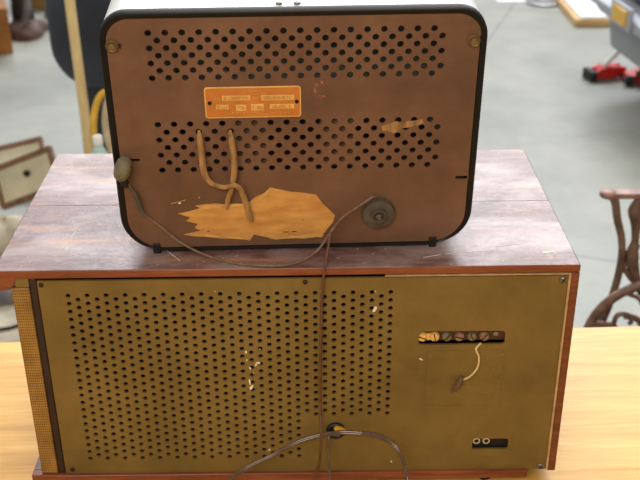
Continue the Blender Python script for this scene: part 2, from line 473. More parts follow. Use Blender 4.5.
# terminal strip
ts = part('terminal_strip', 'dark_wood', big, B(.136, .231, .0045, .010, -.0925, -.0765))
for k, x in enumerate((.1415, .1545, .1675, .1808, .1942, .2072)):
    bm = bmesh.new(); lathe(bm, [(.0053, -.0044), (.0053, -.0020), (.0044, -.0004), (.0001, .0004)], (x, 0, -.0868), 'y', 18)
    s = obj('terminal_screw', bm, 'plate_lt' if k < 2 else ('term_a' if k % 2 else 'term_b'), ts, smooth=True)
    part('screw_slot', 'black', s, B(x-.0046, x+.0046, -.0006, .0006, -.0873, -.0863, rot=Matrix.Rotation(.4+k, 4, 'Y')))
part('brass_link', 'plate_lt', ts, B(.1415, .1545, .0022, .0044, -.0905, -.0830))
part('rivet', 'steel', ts, lambda bm: lathe(bm, [(.0028, -.0044), (.0028, -.003), (.0001, -.002)], (.2195, 0, -.0845), 'y', 14), smooth=True)
# phono sockets
sk = part('socket_plate', 'black', big, B(.2012, .2455, .005, .009, -.2385, -.2195))
for x in (.2075, .2185):
    def ring(bm, x=x): lathe(bm, [(.0044, -.0048), (.0044, -.0005), (.0040, .0002), (.0026, .0002), (.0026, -.0040)], (x, 0, -.2245), 'y', 20)
    so = part('phono_socket', 'chrome', sk, ring, smooth=True)
    part('socket_hole', 'black', so, lambda bm, x=x: lathe(bm, [(.0024, -.0046), (.0024, -.0006)], (x, 0, -.2245), 'y', 16))
# embossed rectangle on the panel + scuffs + paint flecks
def emb(bm):
    for a in ((.1468, .2300, -.1030, -.1025), (.1468, .2303, -.1755, -.1750), (.1466, .1471, -.1755, -.1025), (.2299, .2303, -.1755, -.1025)):
        box(bm, a[0], a[1], -.00025, .0004, a[2], a[3])
part('embossed_outline', 'olive', big, emb)
def blob(bm, x, z, w, h, a=0, y=-.0006):
    n = 9; ps = []
    for k in range(n):
        t_ = 2*PI*k/n; rr = random.uniform(.6, 1.25)
        u, v = w*math.cos(t_)*rr, h*math.sin(t_)*rr
        ps.append((x+u*math.cos(a)-v*math.sin(a), z+u*math.sin(a)+v*math.cos(a)))
    prism(bm, ps, y, .0002)
for (x, z, w, h, a) in ((-.046, -.1016, .0014, .0022, 0), (-.0337, -.1155, .0026, .0013, .2), (-.036, -.1185, .0016, .0014, .9),
                            (-.0423, -.1225, .0011, .0024, .3), (-.0435, -.1400, .0010, .0040, .1), (-.0420, -.1475, .0016, .0034, -.5),
                            (.0904, -.0500, .0018, .0042, -.5), (.1409, -.1135, .0022, .0009, -.5), (-.0455, -.1120, .0007, .0012, 0),
                            (-.0250, -.2330, .0018, .0010, .6), (.1125, -.2520, .0009, .0009, 0), (-.0310, -.0980, .0006, .0006, 0),
                            (-.075, -.0265, .0006, .0006, 0), (.0905, -.0290, .0008, .0006, 0), (-.039, -.1290, .0007, .0011, .2)):
    part('paint_fleck', 'white', big, lambda bm: blob(bm, x, z, w, h, a))
for (x, z, w, h, a) in [(.2280, -.1085, .0035, .0008, .4), (.1510, -.1090, .0006, .004, 0), (-.0640, -.1420, .0035, .0005, .6)]+[(random.gauss(.2195, .006), random.uniform(-.165, -.108), random.uniform(.0004, .0011), random.uniform(.0003, .0009), random.random()*3) for k in range(34)]:
    part('scuff', 'dust', big, lambda bm: blob(bm, x, z, w, h, a, -.0002))
# grommet
gr = part('cord_grommet', 'black', big, lambda bm: lathe(bm, [(.0105, 0), (.0105, .003), (.0090, .0042), (.0062, .0036), (.0060, -.004), (.0003, -.004)], (.0495, 0, -.2065), 'y', 24), smooth=True)
part('yellow_label_bit', 'yellow', gr, lambda bm: prism(bm, [(.0500, -.2045), (.0600, -.2055), (.0605, -.2015), (.0560, -.1985), (.0500, -.1970), (.0475, -.1990)], -.0075, -.0048))
# white wire and taped end
ww = part('cream_wire', 'wwire', big, lambda bm: tube(bm, [(.2040, .0015, -.0950), (.1995, -.003, -.0968), (.1985, -.004, -.1000), (.202, -.005, -.109), (.201, -.005, -.122), (.194, -.005, -.133), (.185, -.003, -.1395)], .0011, 8), smooth=True)
def frayed(bm):
    tube(bm, [(.1865, -.003, -.1345), (.1835, -.004, -.141), (.1795, -.004, -.149), (.1735, -.004, -.1545)], [.0018, .0034, .003, .0008], 8)
    for k in range(9):
        x = .182+random.gauss(0, .002); z = -.143+random.gauss(0, .005)
        tube(bm, [(x, -.004, z), (x+random.gauss(0, .004), -.006, z+random.gauss(0, .004))], .0004, 5, 1)
part('frayed_tape', 'fluff', ww, frayed, smooth=True)

# ------------------------------------------------------------------ mains cord of the cabinet
def twin(bm, pts, r, dz):
    tube(bm, pts, r, 8, 8)
    tube(bm, [(a, b+.0004, c-dz) for a, b, c in pts], r, 8, 8)
# flat twin cord: left run leaves the frame towards the table, right run loops down to the table
cordm = bmesh.new()
twin(cordm, [(.0535, -.0060, -.2075), (.038, -.010, -.203), (.010, -.014, -.209), (-.023, -.018, -.226), (-.051, -.025, -.238), (-.072, -.040, -.246), (-.088, -.062, -.262), (-.105, -.09, -.2805), (-.15, -.13, -.2805), (-.22, -.16, -.2805)], .0013, .0026)
twin(cordm, [(.041, -.006, -.2055), (.060, -.010, -.201), (.092, -.014, -.202), (.112, -.020, -.210), (.122, -.030, -.223), (.127, -.045, -.241), (.130, -.062, -.260), (.131, -.085, -.2805), (.128, -.13, -.2805), (.10, -.2, -.2805)], .0014, .0028)
twin(cordm, [(.049, -.004, -.207), (.0415, -.012, -.2075), (.0410, -.018, -.227), (.043, -.030, -.255), (.044, -.045, -.274), (.046, -.07, -.2805), (.055, -.13, -.2805), (.09, -.18, -.2805)], .0013, .0002)
tag(obj('mains_cord', cordm, 'flat', smooth=True), 'brown twin mains cord looping out of the big cabinet\'s grommet', 'cord')

# ------------------------------------------------------------------ small radio
rad = thing('table_radio', 'small brown-backed table radio with black rim standing on the big cabinet', 'radio', (0, 0, 0))
Rx = Vector((0.99959483, 0.02846369, 0)); Ny = Vector((-0.02832617, 0.99476522, 0.09818243)); Uz = Vector((0.00279463, -0.09814265, 0.99516843))
mw = Matrix.Identity(4)
for i, v in enumerate((Rx, Ny, Uz)):
    for j in range(3): mw[j][i] = v[j]
mw.translation = Vector((.0104, .038, .0042))
rad.matrix_world = mw
rad.rotation_mode = 'XYZ'
rad.location = mw.to_translation(); rad.rotation_euler = mw.to_euler()
W = .1806; Hh = .2587
out_p = rrect(-W, W, 0, Hh, (.040, .040, .028, .028), 10)
def inset(d, rs): return rrect(-W+d, W-d, d*.6, Hh-d, rs, 10)
in_p = rrect(-W+.0062, W-.0060, .0022, Hh-.0055, (.036, .036, .023, .023), 10)
def loft(bm, profs, cap0=False, cap1=False):
    R_ = [[bm.verts.new((p_[0], y, p_[1])) for p_ in pr] for pr, y in profs]
    for a, b in zip(R_, R_[1:]):
        n = len(a)
        for i in range(n): bm.faces.new((a[i], a[(i+1) % n], b[(i+1) % n], b[i]))
    if cap0: bm.faces.new(R_[0])
    if cap1: bm.faces.new(R_[-1][::-1])
def off(d, y0=0): return rrect(-W+d, W-d, d, Hh-d, (max(.04-d, .004), max(.04-d, .004), max(.028-d, .004), max(.028-d, .004)), 10)
bm = bmesh.new()
loft(bm, [(in_p, .012), (in_p, .0005), (off(.0015), -.0005), (off(.0), .0012), (off(-.0002), .0105), (off(.001), .011)])
obj('rim', bm, 'rim', rad, smooth=True)
bm = bmesh.new()
loft(bm, [(off(.006), .0112), (off(.0006), .0112), (off(.0), .150), (off(.002), .172), (off(.008), .184), (off(.02), .190)], cap1=True)
sh = obj('casing', bm, 'shell', rad, smooth=True); sh['label'] = 'pale casing of the small radio'
for x in (-.0135, .0035):   # two small raised fixings on the casing top
    b_ = part('fixing', 'steel', rad, lambda bm, x=x: lathe(bm, [(.0034, Hh), (.003, Hh+.0016), (.001, Hh+.0024)], (x, .018, 0), 'z', 14), smooth=True)
# feet
for x in (-.1470, .1420):
    part('foot', 'black', rad, B(x-.0038, x+.0038, -.001, .014, -.0037, .0080), bevel=.0008)
for x in (-.13, .13):
    part('foot', 'black', rad, lambda bm, x=x: lathe(bm, [(.010, -.0185), (.011, -.008), (.012, .0005)], (x, .158, 0), 'z', 18), smooth=True)
part('lower_rail', 'black', rad, B(-.1385, .1365, .0005, .010, -.0015, .0018), bevel=.0004)
# perforated back
p = .01559; r = .0032
def rowblock(xs, zt, rows, rp, n, odd):
    cells = []; fill = []
    XL = xs-p/2; XR = xs+(n-.5)*p+odd
    for k in range(rows):
        z = zt-k*rp; o_ = odd if k % 2 else 0
        for j in range(n): cells.append((xs+o_+j*p, z, p, rp, r))
        if o_: fill.append((XL, XL+o_, z-rp/2, z+rp/2))
        else: fill.append((XR-odd, XR, z-rp/2, z+rp/2))
    T = zt+rp/2; Bt = T-rows*rp
    return dict(bound=[(XL, T), (XR, T), (XR, Bt), (XL, Bt)], cells=cells, fill=fill)
blk = [rowblock(-.1346, .2387, 7, .00750, 18, .0078), rowblock(-.1335, .1449, 7, .00840, 18, .0077)]
cut = [rrect(.1610, .1732, .0768, .0806, (.0018, .0006, .0006, .0018), 3)[::-1], rrect(-.1640, -.1545, .1050, .1082, (.0013,)*4, 3)[::-1]]
pin = rrect(-W+.0068, W-.0066, .0028, Hh-.0061, (.035, .035, .0225, .0225), 10)
bm = bmesh.new(); perforated(bm, pin, blk, cut, .0022, .0032)
on_panel = []
bk = obj('back_panel', bm, 'hardboard', rad, fix=False); bk['label'] = 'brown perforated back panel'
part('panel_edge', 'bead', rad, lambda bm: tube(bm, [(a, .0028, b) for a, b in in_p[22:32]], .0007, 6, 1), smooth=True)
# chassis behind the lower holes, seen in two stretches
part('chassis_block', 'chassis', rad, lambda bm: (box(bm, -.0590, -.0280, .0072, .030, .092, .152), box(bm, .0240, .0600, .0072, .030, .092, .152), box(bm, -.14, .145, .05, .14, .02, .085)))
for x in (-.09, .0, .1): part('valve', 'chrome', rad, lambda bm: lathe(bm, [(.012, .086), (.013, .10), (.013, .135), (.004, .15)], (x, .10, 0), 'z', 16), smooth=True)
# screws with brass cups
for x, z in ((-.1685, .2270), (.1680, .2262)):
    cup = part('screw_cup', 'brass', rad, lambda bm, x=x, z=z: lathe(bm, [(.0062, -.003), (.0062, -.0012), (.0050, .0004), (.0042, -.0006), (.0001, -.0012)], (x, 0, z), 'y', 24), smooth=True)
    part('screw_head', 'brass', cup, lambda bm, x=x, z=z: lathe(bm, [(.0034, -.0010), (.0030, .0006), (.0001, .0012)], (x, 0, z), 'y', 16), smooth=True)
    part('notch', 'black', cup, B(x+.0060, x+.0080, .0012, .0030, z-.002, z+.002))
# name plate
Y = .0030
npl = part('name_plate', 'plate_lt', rad, lambda bm: prism(bm, rrect(-.0868, .0056, .1512, .1838, (.003,)*4, 4), Y-.0010, Y), bevel=.0002)
npl['label'] = 'orange maker\'s plate with cream border'
def pl_face(bm): prism(bm, rrect(-.0855, .0043, .1525, .1825, (.0022,)*4, 4), Y-.0013, Y-.0009)
part('plate_face', 'plate', npl, pl_face)
def pl_ink(bm):
    a, b = Y-.0016, Y-.0012
    for (x0_, x1_, z0_, z1_) in ((-.0700, -.0430, .1700, .1752), (-.0325, -.0010, .1695, .1750), (-.0760, -.0640, .1610, .1658),
                               (-.0570, -.0475, .1590, .1655), (-.0425, -.0305, .1592, .1660), (-.0245, -.0010, .1605, .1655)):
        box(bm, x0_, x1_, a, b, z0_, z1_)
part('stamp_field', 'plate_lt', npl, pl_ink)
def tiny(bm, x0_, x1_, z, h, step=.0015):
    """a line of worn lettering, each character a few upright and level strokes"""
    x = x0_
    a, b = Y-.0017, Y-.0012
    while x < x1_:
        w = step*.62; s = random.random()
        box(bm, x, x+w*.22, a, b, z, z+h)
        if s > .3: box(bm, x, x+w, a, b, z+h*.82, z+h)
        if s < .7: box(bm, x, x+w, a, b, z, z+h*.18)
        if .2 < s < .8: box(bm, x+w*.78, x+w, a, b, z, z+h)
        x += step*(2 if random.random() < .12 else 1)
def letters(bm):
    tiny(bm, -.0500, -.0330, .1785, .0014); tiny(bm, -.0560, -.0250, .1762, .0010, .0012)
    tiny(bm, -.0770, -.0715, .1705, .0028, .0020); tiny(bm, -.0405, -.0345, .1705, .0028, .0020)
    tiny(bm, -.0610, -.0300, .1563, .0014); tiny(bm, -.0250, -.0050, .1563, .0011, .0013); tiny(bm, -.0460, -.0230, .1540, .0010, .0012)
part('lettering', 'plate_lt', npl, letters)
def dark_letters(bm):
    global Y
    y_ = Y; Y -= .0006
    tiny(bm, -.0750, -.0650, .1618, .0030, .0022); tiny(bm, -.0555, -.0490, .1605, .0032, .0022); tiny(bm, -.0410, -.0320, .1608, .0030, .0022)
    tiny(bm, -.0220, -.0040, .1615, .0028, .0020); tiny(bm, -.0680, -.0450, .1712, .0028, .0022); tiny(bm, -.0300, -.0030, .1710, .0028, .0022)
    Y = y_
o_ = part('stamped_lettering', 'plate_mid', npl, dark_letters)
for x in (-.0820, .0015):
    part('rivet', 'rim', npl, lambda bm, x=x: lathe(bm, [(.0019, .0), (.0019, .0014), (.0006, .0018)], (x, Y-.0006, .1677), 'y', 12), smooth=True)
# torn paper label
PL = [(-.1218, .0440), (-.112, .0460), (-.1060, .0475), (-.0989, .0500), (-.1035, .0530), (-.0930, .0545), (-.082, .0550), (-.0760, .0540), (-.0601, .0543), (-.0560, .0530), (-.0478, .0563), (-.0420, .0620), (-.0330, .0660), (-.0270, .0723),
      (-.0180, .0700), (-.0060, .0668), (.0060, .0655), (.0195, .0628), (.0265, .0520), (.0310, .0470), (.0390, .0372), (.0370, .0299), (.0310, .0210), (.0255, .0110), (.0200, .0115),
      (.0070, .0100), (-.0080, .0110), (-.0225, .0094), (-.0280, .0110), (-.0310, .0125), (-.0400, .0150), (-.0455, .0165), (-.0480, .0115), (-.0497, .0089), (-.0600, .0118), (-.0786, .0123), (-.0950, .0150), (-.1080, .0160),
      (-.1180, .0185), (-.1000, .0225), (-.1060, .0265), (-.1020, .0310), (-.1140, .0350), (-.1090, .0390)]
lab = part('torn_label', 'paper', rad, lambda bm: prism(bm, PL, .0024, .00318))
lab['label'] = 'torn ochre paper label'
def slivers(bm):
    prism(bm, [(-.100, .0490), (-.094, .0535), (-.070, .0538), (-.052, .0545), (-.040, .0600), (-.030, .0690), (-.0270, .0700), (-.032, .0620), (-.045, .0530), (-.070, .0505)], .0020, .0025)
    prism(bm, [(-.116, .0190), (-.100, .0165), (-.080, .0135), (-.052, .0105), (-.050, .0125), (-.080, .0160), (-.100, .0195)], .0020, .0025)
    prism(bm, [(.020, .0118), (-.022, .0102), (-.030, .0130), (-.020, .0135), (.018, .0140)], .0020, .0025)
    for k in range(5): prism(bm, [(-.1280+k*.003, .0560+k*.0008), (-.1265+k*.003, .0555+k*.0008), (-.1250+k*.003, .0570+k*.0008)], .0024, .0031)
part('torn_edge', 'paper_edge', lab, slivers)
for (x, z, w) in ((-.0150, .0185, .006), (-.006, .0187, .005), (.0270, .0155, .0035), (.0050, .0330, .0012), (-.093, .0215, .002)): part('ink_mark', 'black', lab, B(x, x+w, .0021, .0024, z, z+.0007))
# small torn patch over the right-hand holes, and the reddish scuff
def patch(bm):
    prism(bm, [(.0840, .1385), (.0900, .1410), (.0990, .1440), (.1030, .1420), (.1060, .1435), (.1150, .1440), (.1235, .1455), (.1260, .1415), (.1200, .1390), (.1130, .1370), (.1050, .1365), (.1020, .1330), (.0960, .1310), (.0900, .1335), (.0850, .1340)], .0026, .00318)
scrap = part('paper_scrap', 'strap', rad, patch)
for k in range(22):
    a = random.uniform(.4, 5.6); x = .0255+.0065*math.cos(a); z = .1790+.0075*math.sin(a); u_, v_ = random.uniform(.0008, .0019), random.uniform(.0008, .0019)
    on_panel.append(part('scuff', 'pink', rad, lambda bm: prism(bm, [(x+u_*math.cos(i*PI/3), z+v_*math.sin(i*PI/3)) for i in range(6)], .0029, .00318)))
for ps in ([(-.1210, .0560), (-.1190, .0575), (-.1175, .0562), (-.1195, .0550)], [(-.1000, .0620), (-.0990, .0626), (-.0985, .0615)]):
    on_panel.append(part('paint_fleck', 'white', rad, lambda bm: prism(bm, ps, .0028, .00318)))
on_panel += [bk, npl, lab, scrap]
# straps threaded through two holes
st = part('fibre_strap', 'strap', rad, lambda bm: (
    tube(bm, [(-.0944, .004, .1375), (-.0935, -.003, .1303), (-.0929, -.004, .1087), (-.0911, -.004, .0917), (-.0850, -.005, .0830), (-.0727, -.007, .0793), (-.0625, -.009, .0826), (-.0560, -.007, .0753), (-.0517, -.004, .0577), (-.0476, -.002, .036)],
         [.0014, .0028, .0034, .0032, .0028, .0026, .0027, .0030, .0032, .0031], 8, 6, (1, .5)),
    tube(bm, [(-.0643, .004, .1372), (-.0630, -.003, .1290), (-.0615, -.004, .108), (-.0623, -.0045, .0916), (-.066, -.0045, .0745), (-.0697, -.003, .0623), (-.0723, -.001, .0500)],
         [.0014, .0032, .0034, .0030, .0026, .0026, .0014], 8, 6, (1, .5))), smooth=True)
# round rubber cord bush
bu = part('cord_bush', 'grey_rubber', rad, lambda bm: lathe(bm, [(.0170, -.003), (.0172, .0010), (.0160, .0040), (.0125, .0050), (.0085, .0052), (.0080, .0080), (.0062, .0085), (.0052, .0070), (.0045, .0045), (.0001, .0045)], (.0835, 0, .0405), 'y', 40), smooth=True)
part('cord_end', 'steel', bu, lambda bm: (lathe(bm, [(.0028, .0040), (.0026, .0072), (.0008, .0078)], (.0835, 0, .0405), 'y', 8), box(bm, .0815, .0860, -.0086, -.0070, .0385, .0400, rot=Matrix.Rotation(.6, 4, 'Y'))))

for o_ in on_panel: o_.location.y = -.0022     # board sits almost flush with the rim
for o_ in rad.children:
    if o_.name.startswith(('screw_cup', 'cord_bush', 'fibre_strap')): o_.location.y = -.0020
# ------------------------------------------------------------------ plug hanging on the left edge and the thin cord
def R2W(p_): return mw @ Vector(p_)
pts = [R2W(v) for v in ((-.1660, -.0050, .0860), (-.1630, -.0040, .0720), (-.1550, -.0040, .0560))]
lc = thing('loose_lead', 'thin tan lead sagging from the left edge plug to the round bush', 'cord', tuple(R2W((-.171, -.004, .095))))
inv = Matrix.Translation(-lc.location)
def LC(p_): return tuple(inv @ Vector(p_))
bm = bmesh.new()
tube(bm, [LC(R2W(v)) for v in ((-.1665, -.0070, .1150), (-.1675, -.0080, .1115), (-.1705, -.0095, .1040), (-.1725, -.0095, .0970), (-.1728, -.0090, .0920))], [.0034, .0068, .0082, .0080, .0056], 14, 5)
pg = obj('plug', bm, 'grey_plug', lc, smooth=True); pg['label'] = 'dusty grey green plug'
bm = bmesh.new()
tube(bm, [LC(R2W(v)) for v in ((-.1726, -.0070, .0930), (-.1710, -.0065, .0860), (-.1690, -.0060, .0810))], [.0048, .0042, .0028], 12, 4)
obj('plug_collar', bm, 'black', pg, smooth=True)
cp = [R2W((-.1675, -.0065, .0840)), R2W((-.1630, -.0060, .0720)), Vector((-.1447, .0210, .0540)), Vector((-.1298, .0225, .0385)), Vector((-.1109, .0225, .0200)), Vector((-.086, .020, .0060)), Vector((-.053, .008, .0018)), Vector((-.012, .0020, .0018)),
      Vector((.013, .009, .0022)), Vector((.0316, .0200, .0101)), Vector((.0442, .0225, .0284)), Vector((.0565, .0232, .0451)), Vector((.0746, .0210, .0599)), Vector((.0860, .0200, .0690)), Vector((.0905, .0240, .0680))]
bm = bmesh.new(); tube(bm, [LC(v) for v in cp], .0013, 8, 8)
obj('wire', bm, 'cord', lc, smooth=True)
bm = bmesh.new(); tube(bm, [LC(v) for v in (R2W((-.1672, -.0060, .0835)), R2W((-.1610, -.0060, .0690)), cp[2]+Vector((-.001, -.0003, .001)), cp[2]+Vector((.0035, .0003, -.0035)))], [.0016, .0027, .0024, .0016], 8, 5)
obj('sleeve', bm, 'grey_rubber', lc, smooth=True)
dp = [(.0445, .0215, .0302), (.0410, .008, .0130), (.0385, -.0020, .0035), (.037, -.0048, -.006), (.035, -.0048, -.035), (.033, -.0042, -.11), (.0325, -.0040, -.17), (.0335, -.0180, -.200), (.0325, -.0200, -.214), (.031, -.016, -.239), (.025, -.014, -.262), (.015, -.022, -.280), (-.01, -.05, -.2835), (-.05, -.08, -.2835)]
bm = bmesh.new(); tube(bm, dp, .0014, 8, 8)
tag(obj('hanging_wire', bm, 'drop', smooth=True), 'thin brown wire hanging straight down the olive back panel', 'cord')

# ------------------------------------------------------------------ cast iron treadle stand (right)
sd = thing('treadle_stand', 'rusty cast-iron sewing machine treadle stand with scrolled flywheel', 'stand', (0, 0, 0))
def scroll(cx, cz, r0, r1, a0, a1, y, n=16):
    return [(cx+(r0+(r1-r0)*k/n)*math.cos(a0+(a1-a0)*k/n), y, cz+(r0+(r1-r0)*k/n)*math.sin(a0+(a1-a0)*k/n)) for k in range(n+1)]
def frame_side(bm, y):
    lf = [(.643, y, -.385), (.652, y, -.405), (.660, y, -.44), (.672, y, -.475), (.679, y, -.51), (.6805, y, -.546), (.677, y, -.594), (.669, y, -.644), (.655, y, -.700), (.630, y, -.80), (.60, y, -.93), (.585, y, -1.03), (.560, y, -1.080)]
    cx = .80
    for s in (1, -1):
        mir = lambda P: [(p_[0] if s == 1 else 2*cx-p_[0], p_[1], p_[2]) for p_ in P]
        tube(bm, mir(lf), [.009, .0085, .008, .008, .008, .009, .010, .012], 10, 5, (1, 1.2))
        tube(bm, mir([(.700, y, -.392), (.693, y, -.420), (.700, y, -.450), (.704, y, -.49), (.702, y, -.53), (.715, y, -.57), (.735, y, -.62)]), [.008, .014, .011, .008, .016, .010, .008], 10, 5)
        tube(bm, mir([(.680, y, -.560), (.690, y, -.545), (.703, y, -.525), (.712, y, -.500)]), .006, 8, 4)
        tube(bm, mir([(.679, y, -.545), (.695, y, -.565), (.715, y, -.590), (.745, y, -.61)]), .006, 8, 4)
        tube(bm, mir(scroll(.733, -.440, .030, .008, 2.6, 8.5, y)), .006, 8, 2)
        tube(bm, mir(scroll(.715, -.72, .045, .010, 1.8, -4.2, y)), .007, 8, 2)
        tube(bm, mir([(.655, y, -.70), (.70, y, -.76), (.75, y, -.80), (.80, y, -.81)]), .008, 8, 4)
        tube(bm, mir([(.600, y, -.93), (.66, y, -.90), (.73, y, -.93), (.80, y, -.98)]), .009, 8, 4)
        tube(bm, mir(scroll(.69, -.86, .035, .008, 0, 5.5, y)), .006, 8, 2)
        lathe(bm, [(.022, FZ), (.024, FZ+.004), (.016, FZ+.012), (.010, FZ+.03)], (.562 if s == 1 else 2*cx-.562, y, 0), 'z', 16)
    tube(bm, [(.80, y, -.39), (.80, y, -.60), (.80, y, -.81), (.80, y, -.98)], .010, 10, 4)
for y in (.985, .47):
    part('side_frame', 'iron', sd, lambda bm, y=y: frame_side(bm, y), smooth=True)
    def rail(bm, y=y):
        box(bm, .637, .963, y-.013, y+.013, -.3885, -.3765)
        lathe(bm, [(.015, -.3885), (.018, -.385), (.018, -.378), (.012, -.374)], (.634, y, 0), 'z', 18)
        lathe(bm, [(.015, -.3885), (.018, -.385), (.018, -.378), (.012, -.374)], (.974, y, 0), 'z', 18)
    part('top_rail', 'iron_lt', sd, rail, bevel=.003)
part('cross_brace', 'iron', sd, lambda bm: (tube(bm, [(.80, .48, -.60), (.80, .975, -.90)], .008, 8, 1), tube(bm, [(.80, .48, -.90), (.80, .975, -.60)], .008, 8, 1)), smooth=True)
part('treadle_plate', 'iron', sd, lambda bm: ([box(bm, .68+k*.03, .692+k*.03, .56, .88, -1.00, -.99) for k in range(9)], [box(bm, .66, .95, y_-.006, y_+.006, -1.003, -.988) for y_ in (.56, .72, .88)], tube(bm, [(.80, .47, -.995), (.80, .985, -.995)], .007, 8, 1)), bevel=.001)
WC = Vector((.747, .925, -.699))
def wheel(bm):
    c = WC; Rw = .1400; n = 64
    ring = [(c.x+Rw*math.cos(2*PI*k/n), c.y, c.z+Rw*math.sin(2*PI*k/n)) for k in range(n)]
    tube(bm, ring, .0100, 10, 1, (1, 1), close=True)
    lathe(bm, [(.020, -.02), (.024, -.01), (.024, .01), (.012, .02)], tuple(c), 'y', 20)
    for k in range(5):
        a = 2*PI*k/5+.33
        def pp(rr, da): return (c.x+rr*math.cos(a+da), c.y, c.z+rr*math.sin(a+da))
        tube(bm, [pp(.018, 0), pp(.045, .35), pp(.070, .10), pp(.092, -.12), pp(.135, -.02)], [.008, .0055, .006, .0055, .007], 8, 5)
        tube(bm, [pp(.070, .10), pp(.088, .28), pp(.110, .34), pp(.135, .50)], [.006, .005, .0045, .006], 8, 4)
        tube(bm, [pp(.092, -.12), pp(.100, -.38), pp(.085, -.55), pp(.066, -.50), pp(.066, -.36)], [.006, .0055, .005, .005, .004], 8, 4)
part('flywheel', 'iron', sd, wheel, smooth=True)
part('axle', 'iron', sd, lambda bm: tube(bm, [(WC.x, .90, WC.z), (WC.x, 1.0, WC.z)], .008, 10, 1), smooth=True)
part('pitman_rod', 'pole', sd, lambda bm: tube(bm, [(.78, .905, -.68), (.88, .86, -.985)], .007, 8, 1), smooth=True)

# ------------------------------------------------------------------ car (upper right), its front facing left
car = thing('car', 'silver-grey car whose front corner shows at the upper right', 'car', (0, 0, 0))
def smoothpoly(pts, y0, y1, m, name, inset_=.03, seg=5):
    """body shell: side profile (x,z) carried across the width with rounded plan ends"""
    bm = bmesh.new(); secs = []
    W_ = y1-y0
    for k in range(-seg, seg+1):
        pass
    ys = []
    for k in range(seg+1):
        a = PI/2*k/seg; ys.append((y1-inset_*(1-math.sin(a))*1.0, inset_*(1-math.cos(a))))
    prof = [(y1, inset_)]
    prof = [(y1-inset_*(1-math.cos(PI/2*(1-k/seg))), inset_*(1-math.sin(PI/2*(1-k/seg)))*1.0) for k in range(seg+1)]
    # prof[0] (y1, 0 push) ; push grows as y approaches the side
    rows = [(y1-inset_+inset_*math.sin(PI/2*k/seg), inset_*(1-math.cos(PI/2*k/seg))) for k in range(seg+1)][::-1]
    rows += [(y0+inset_-inset_*math.sin(PI/2*k/seg), inset_*(1-math.cos(PI/2*k/seg))) for k in range(seg+1)]
    R_ = []
    for (yy, push) in rows:
        R_.append([bm.verts.new((x+push if i < len(pts)//2 else x, yy, z)) for i, (x, z) in enumerate(pts)])
    n = len(pts)
    for a, b in zip(R_, R_[1:]):
        for i in range(n): bm.faces.new((a[i], a[(i+1) % n], b[(i+1) % n], b[i]))
    bm.faces.new(R_[0]); bm.faces.new(R_[-1][::-1])
    return obj(name, bm, m, car, smooth=True)
ca = math.radians(6.8); pv = Vector((1.37, 3.70, 0)); car.rotation_euler = (0, 0, ca); car.location = pv-Matrix.Rotation(ca, 3, 'Z') @ pv
yf = 3.70; yn = 2.15
smoothpoly([(1.60, -.885), (1.40, -.878), (1.376, -.862), (1.360, -.760), (1.365, -.700), (1.365, -.62), (1.40, -.54), (1.46, -.48), (2.4, -.36), (3.0, -.28), (3.8, -.28), (3.8, -.85)], yn, yf, 'carbody', 'body', .13)
smoothpoly([(1.42, -.722), (1.345, -.718), (1.315, -.705), (1.308, -.685), (1.310, -.660), (1.325, -.648), (1.42, -.645)], yn-.02, yf+.03, 'cartrim', 'bumper_strip', .12)
part('lamp_frame', 'cartrim', car, B(1.296, 1.312, 3.25, 3.46, -.705, -.607), bevel=.004)
part('indicator', 'amber', car, B(1.290, 1.300, 3.285, 3.43, -.690, -.622), bevel=.004)
for ya in (3.20, 2.30): part('headlight', 'glass', car, B(1.358, 1.375, ya, ya+.3, -.61, -.53), bevel=.006)
part('windscreen', 'glass', car, lambda bm: prism(bm, [(2.45, -.34), (3.0, .08), (3.6, .08), (3.6, -.27), (3.0, -.27)], yn+.12, yf-.12), bevel=.01)
for y in (yf-.12, yn+.12):
    w_ = part('wheel', 'tyre', car, lambda bm, y=y: lathe(bm, [(.18, -.09), (.29, -.09), (.30, -.07), (.30, .07), (.29, .09), (.18, .09)], (2.15, y, FZ+.30), 'y', 36), smooth=True)
    part('wheel_hub', 'chrome', w_, lambda bm, y=y: lathe(bm, [(.18, -.091), (.16, -.085), (.05, -.098), (.01, -.1)], (2.15, y, FZ+.30), 'y', 24), smooth=True)

# ------------------------------------------------------------------ trolley jack
jk = thing('trolley_jack', 'red trolley jack with a dark front plate lying near the car', 'jack', (1.415, 3.80, FZ), math.radians(16))
jk.scale = (.60, .60, .60)
part('frame', 'red', jk, lambda bm: (prism(bm, [(-.06, .015), (.20, .015), (.22, .045), (.20, .095), (.02, .105), (-.06, .08)], -.055, -.035), prism(bm, [(-.06, .015), (.20, .015), (.22, .045), (.20, .095), (.02, .105), (-.06, .08)], .035, .055), box(bm, -.05, .18, -.036, .036, .045, .06)), bevel=.003)
part('front_roller', 'tyre', jk, B(-.112, -.060, -.075, .075, .004, .082), bevel=.006)
part('lift_arm', 'red', jk, lambda bm: prism(bm, [(-.04, .06), (.15, .08), (.16, .105), (-.02, .10)], -.02, .02), bevel=.003)
part('handle', 'whiteb', jk, lambda bm: tube(bm, [(.03, 0, .10), (.150, -.035, .245)], .020, 10, 1), smooth=True)
for y in (-.068, .068): part('caster', 'tyre', jk, lambda bm, y=y: lathe(bm, [(.02, -.010), (.026, -.008), (.026, .008), (.02, .010)], (.17, y, .0265), 'y', 18), smooth=True)
js = thing('axle_stand', 'low red stand with a worn grey foot, right of the trolley jack', 'stand', (1.575, 3.74, FZ), math.radians(8))
js.scale = (.7, .7, .7)
part('base', 'red', js, lambda bm: prism(bm, [(-.08, .012), (.13, .012), (.13, .05), (.05, .085), (-.07, .06)], -.055, .055), bevel=.004)
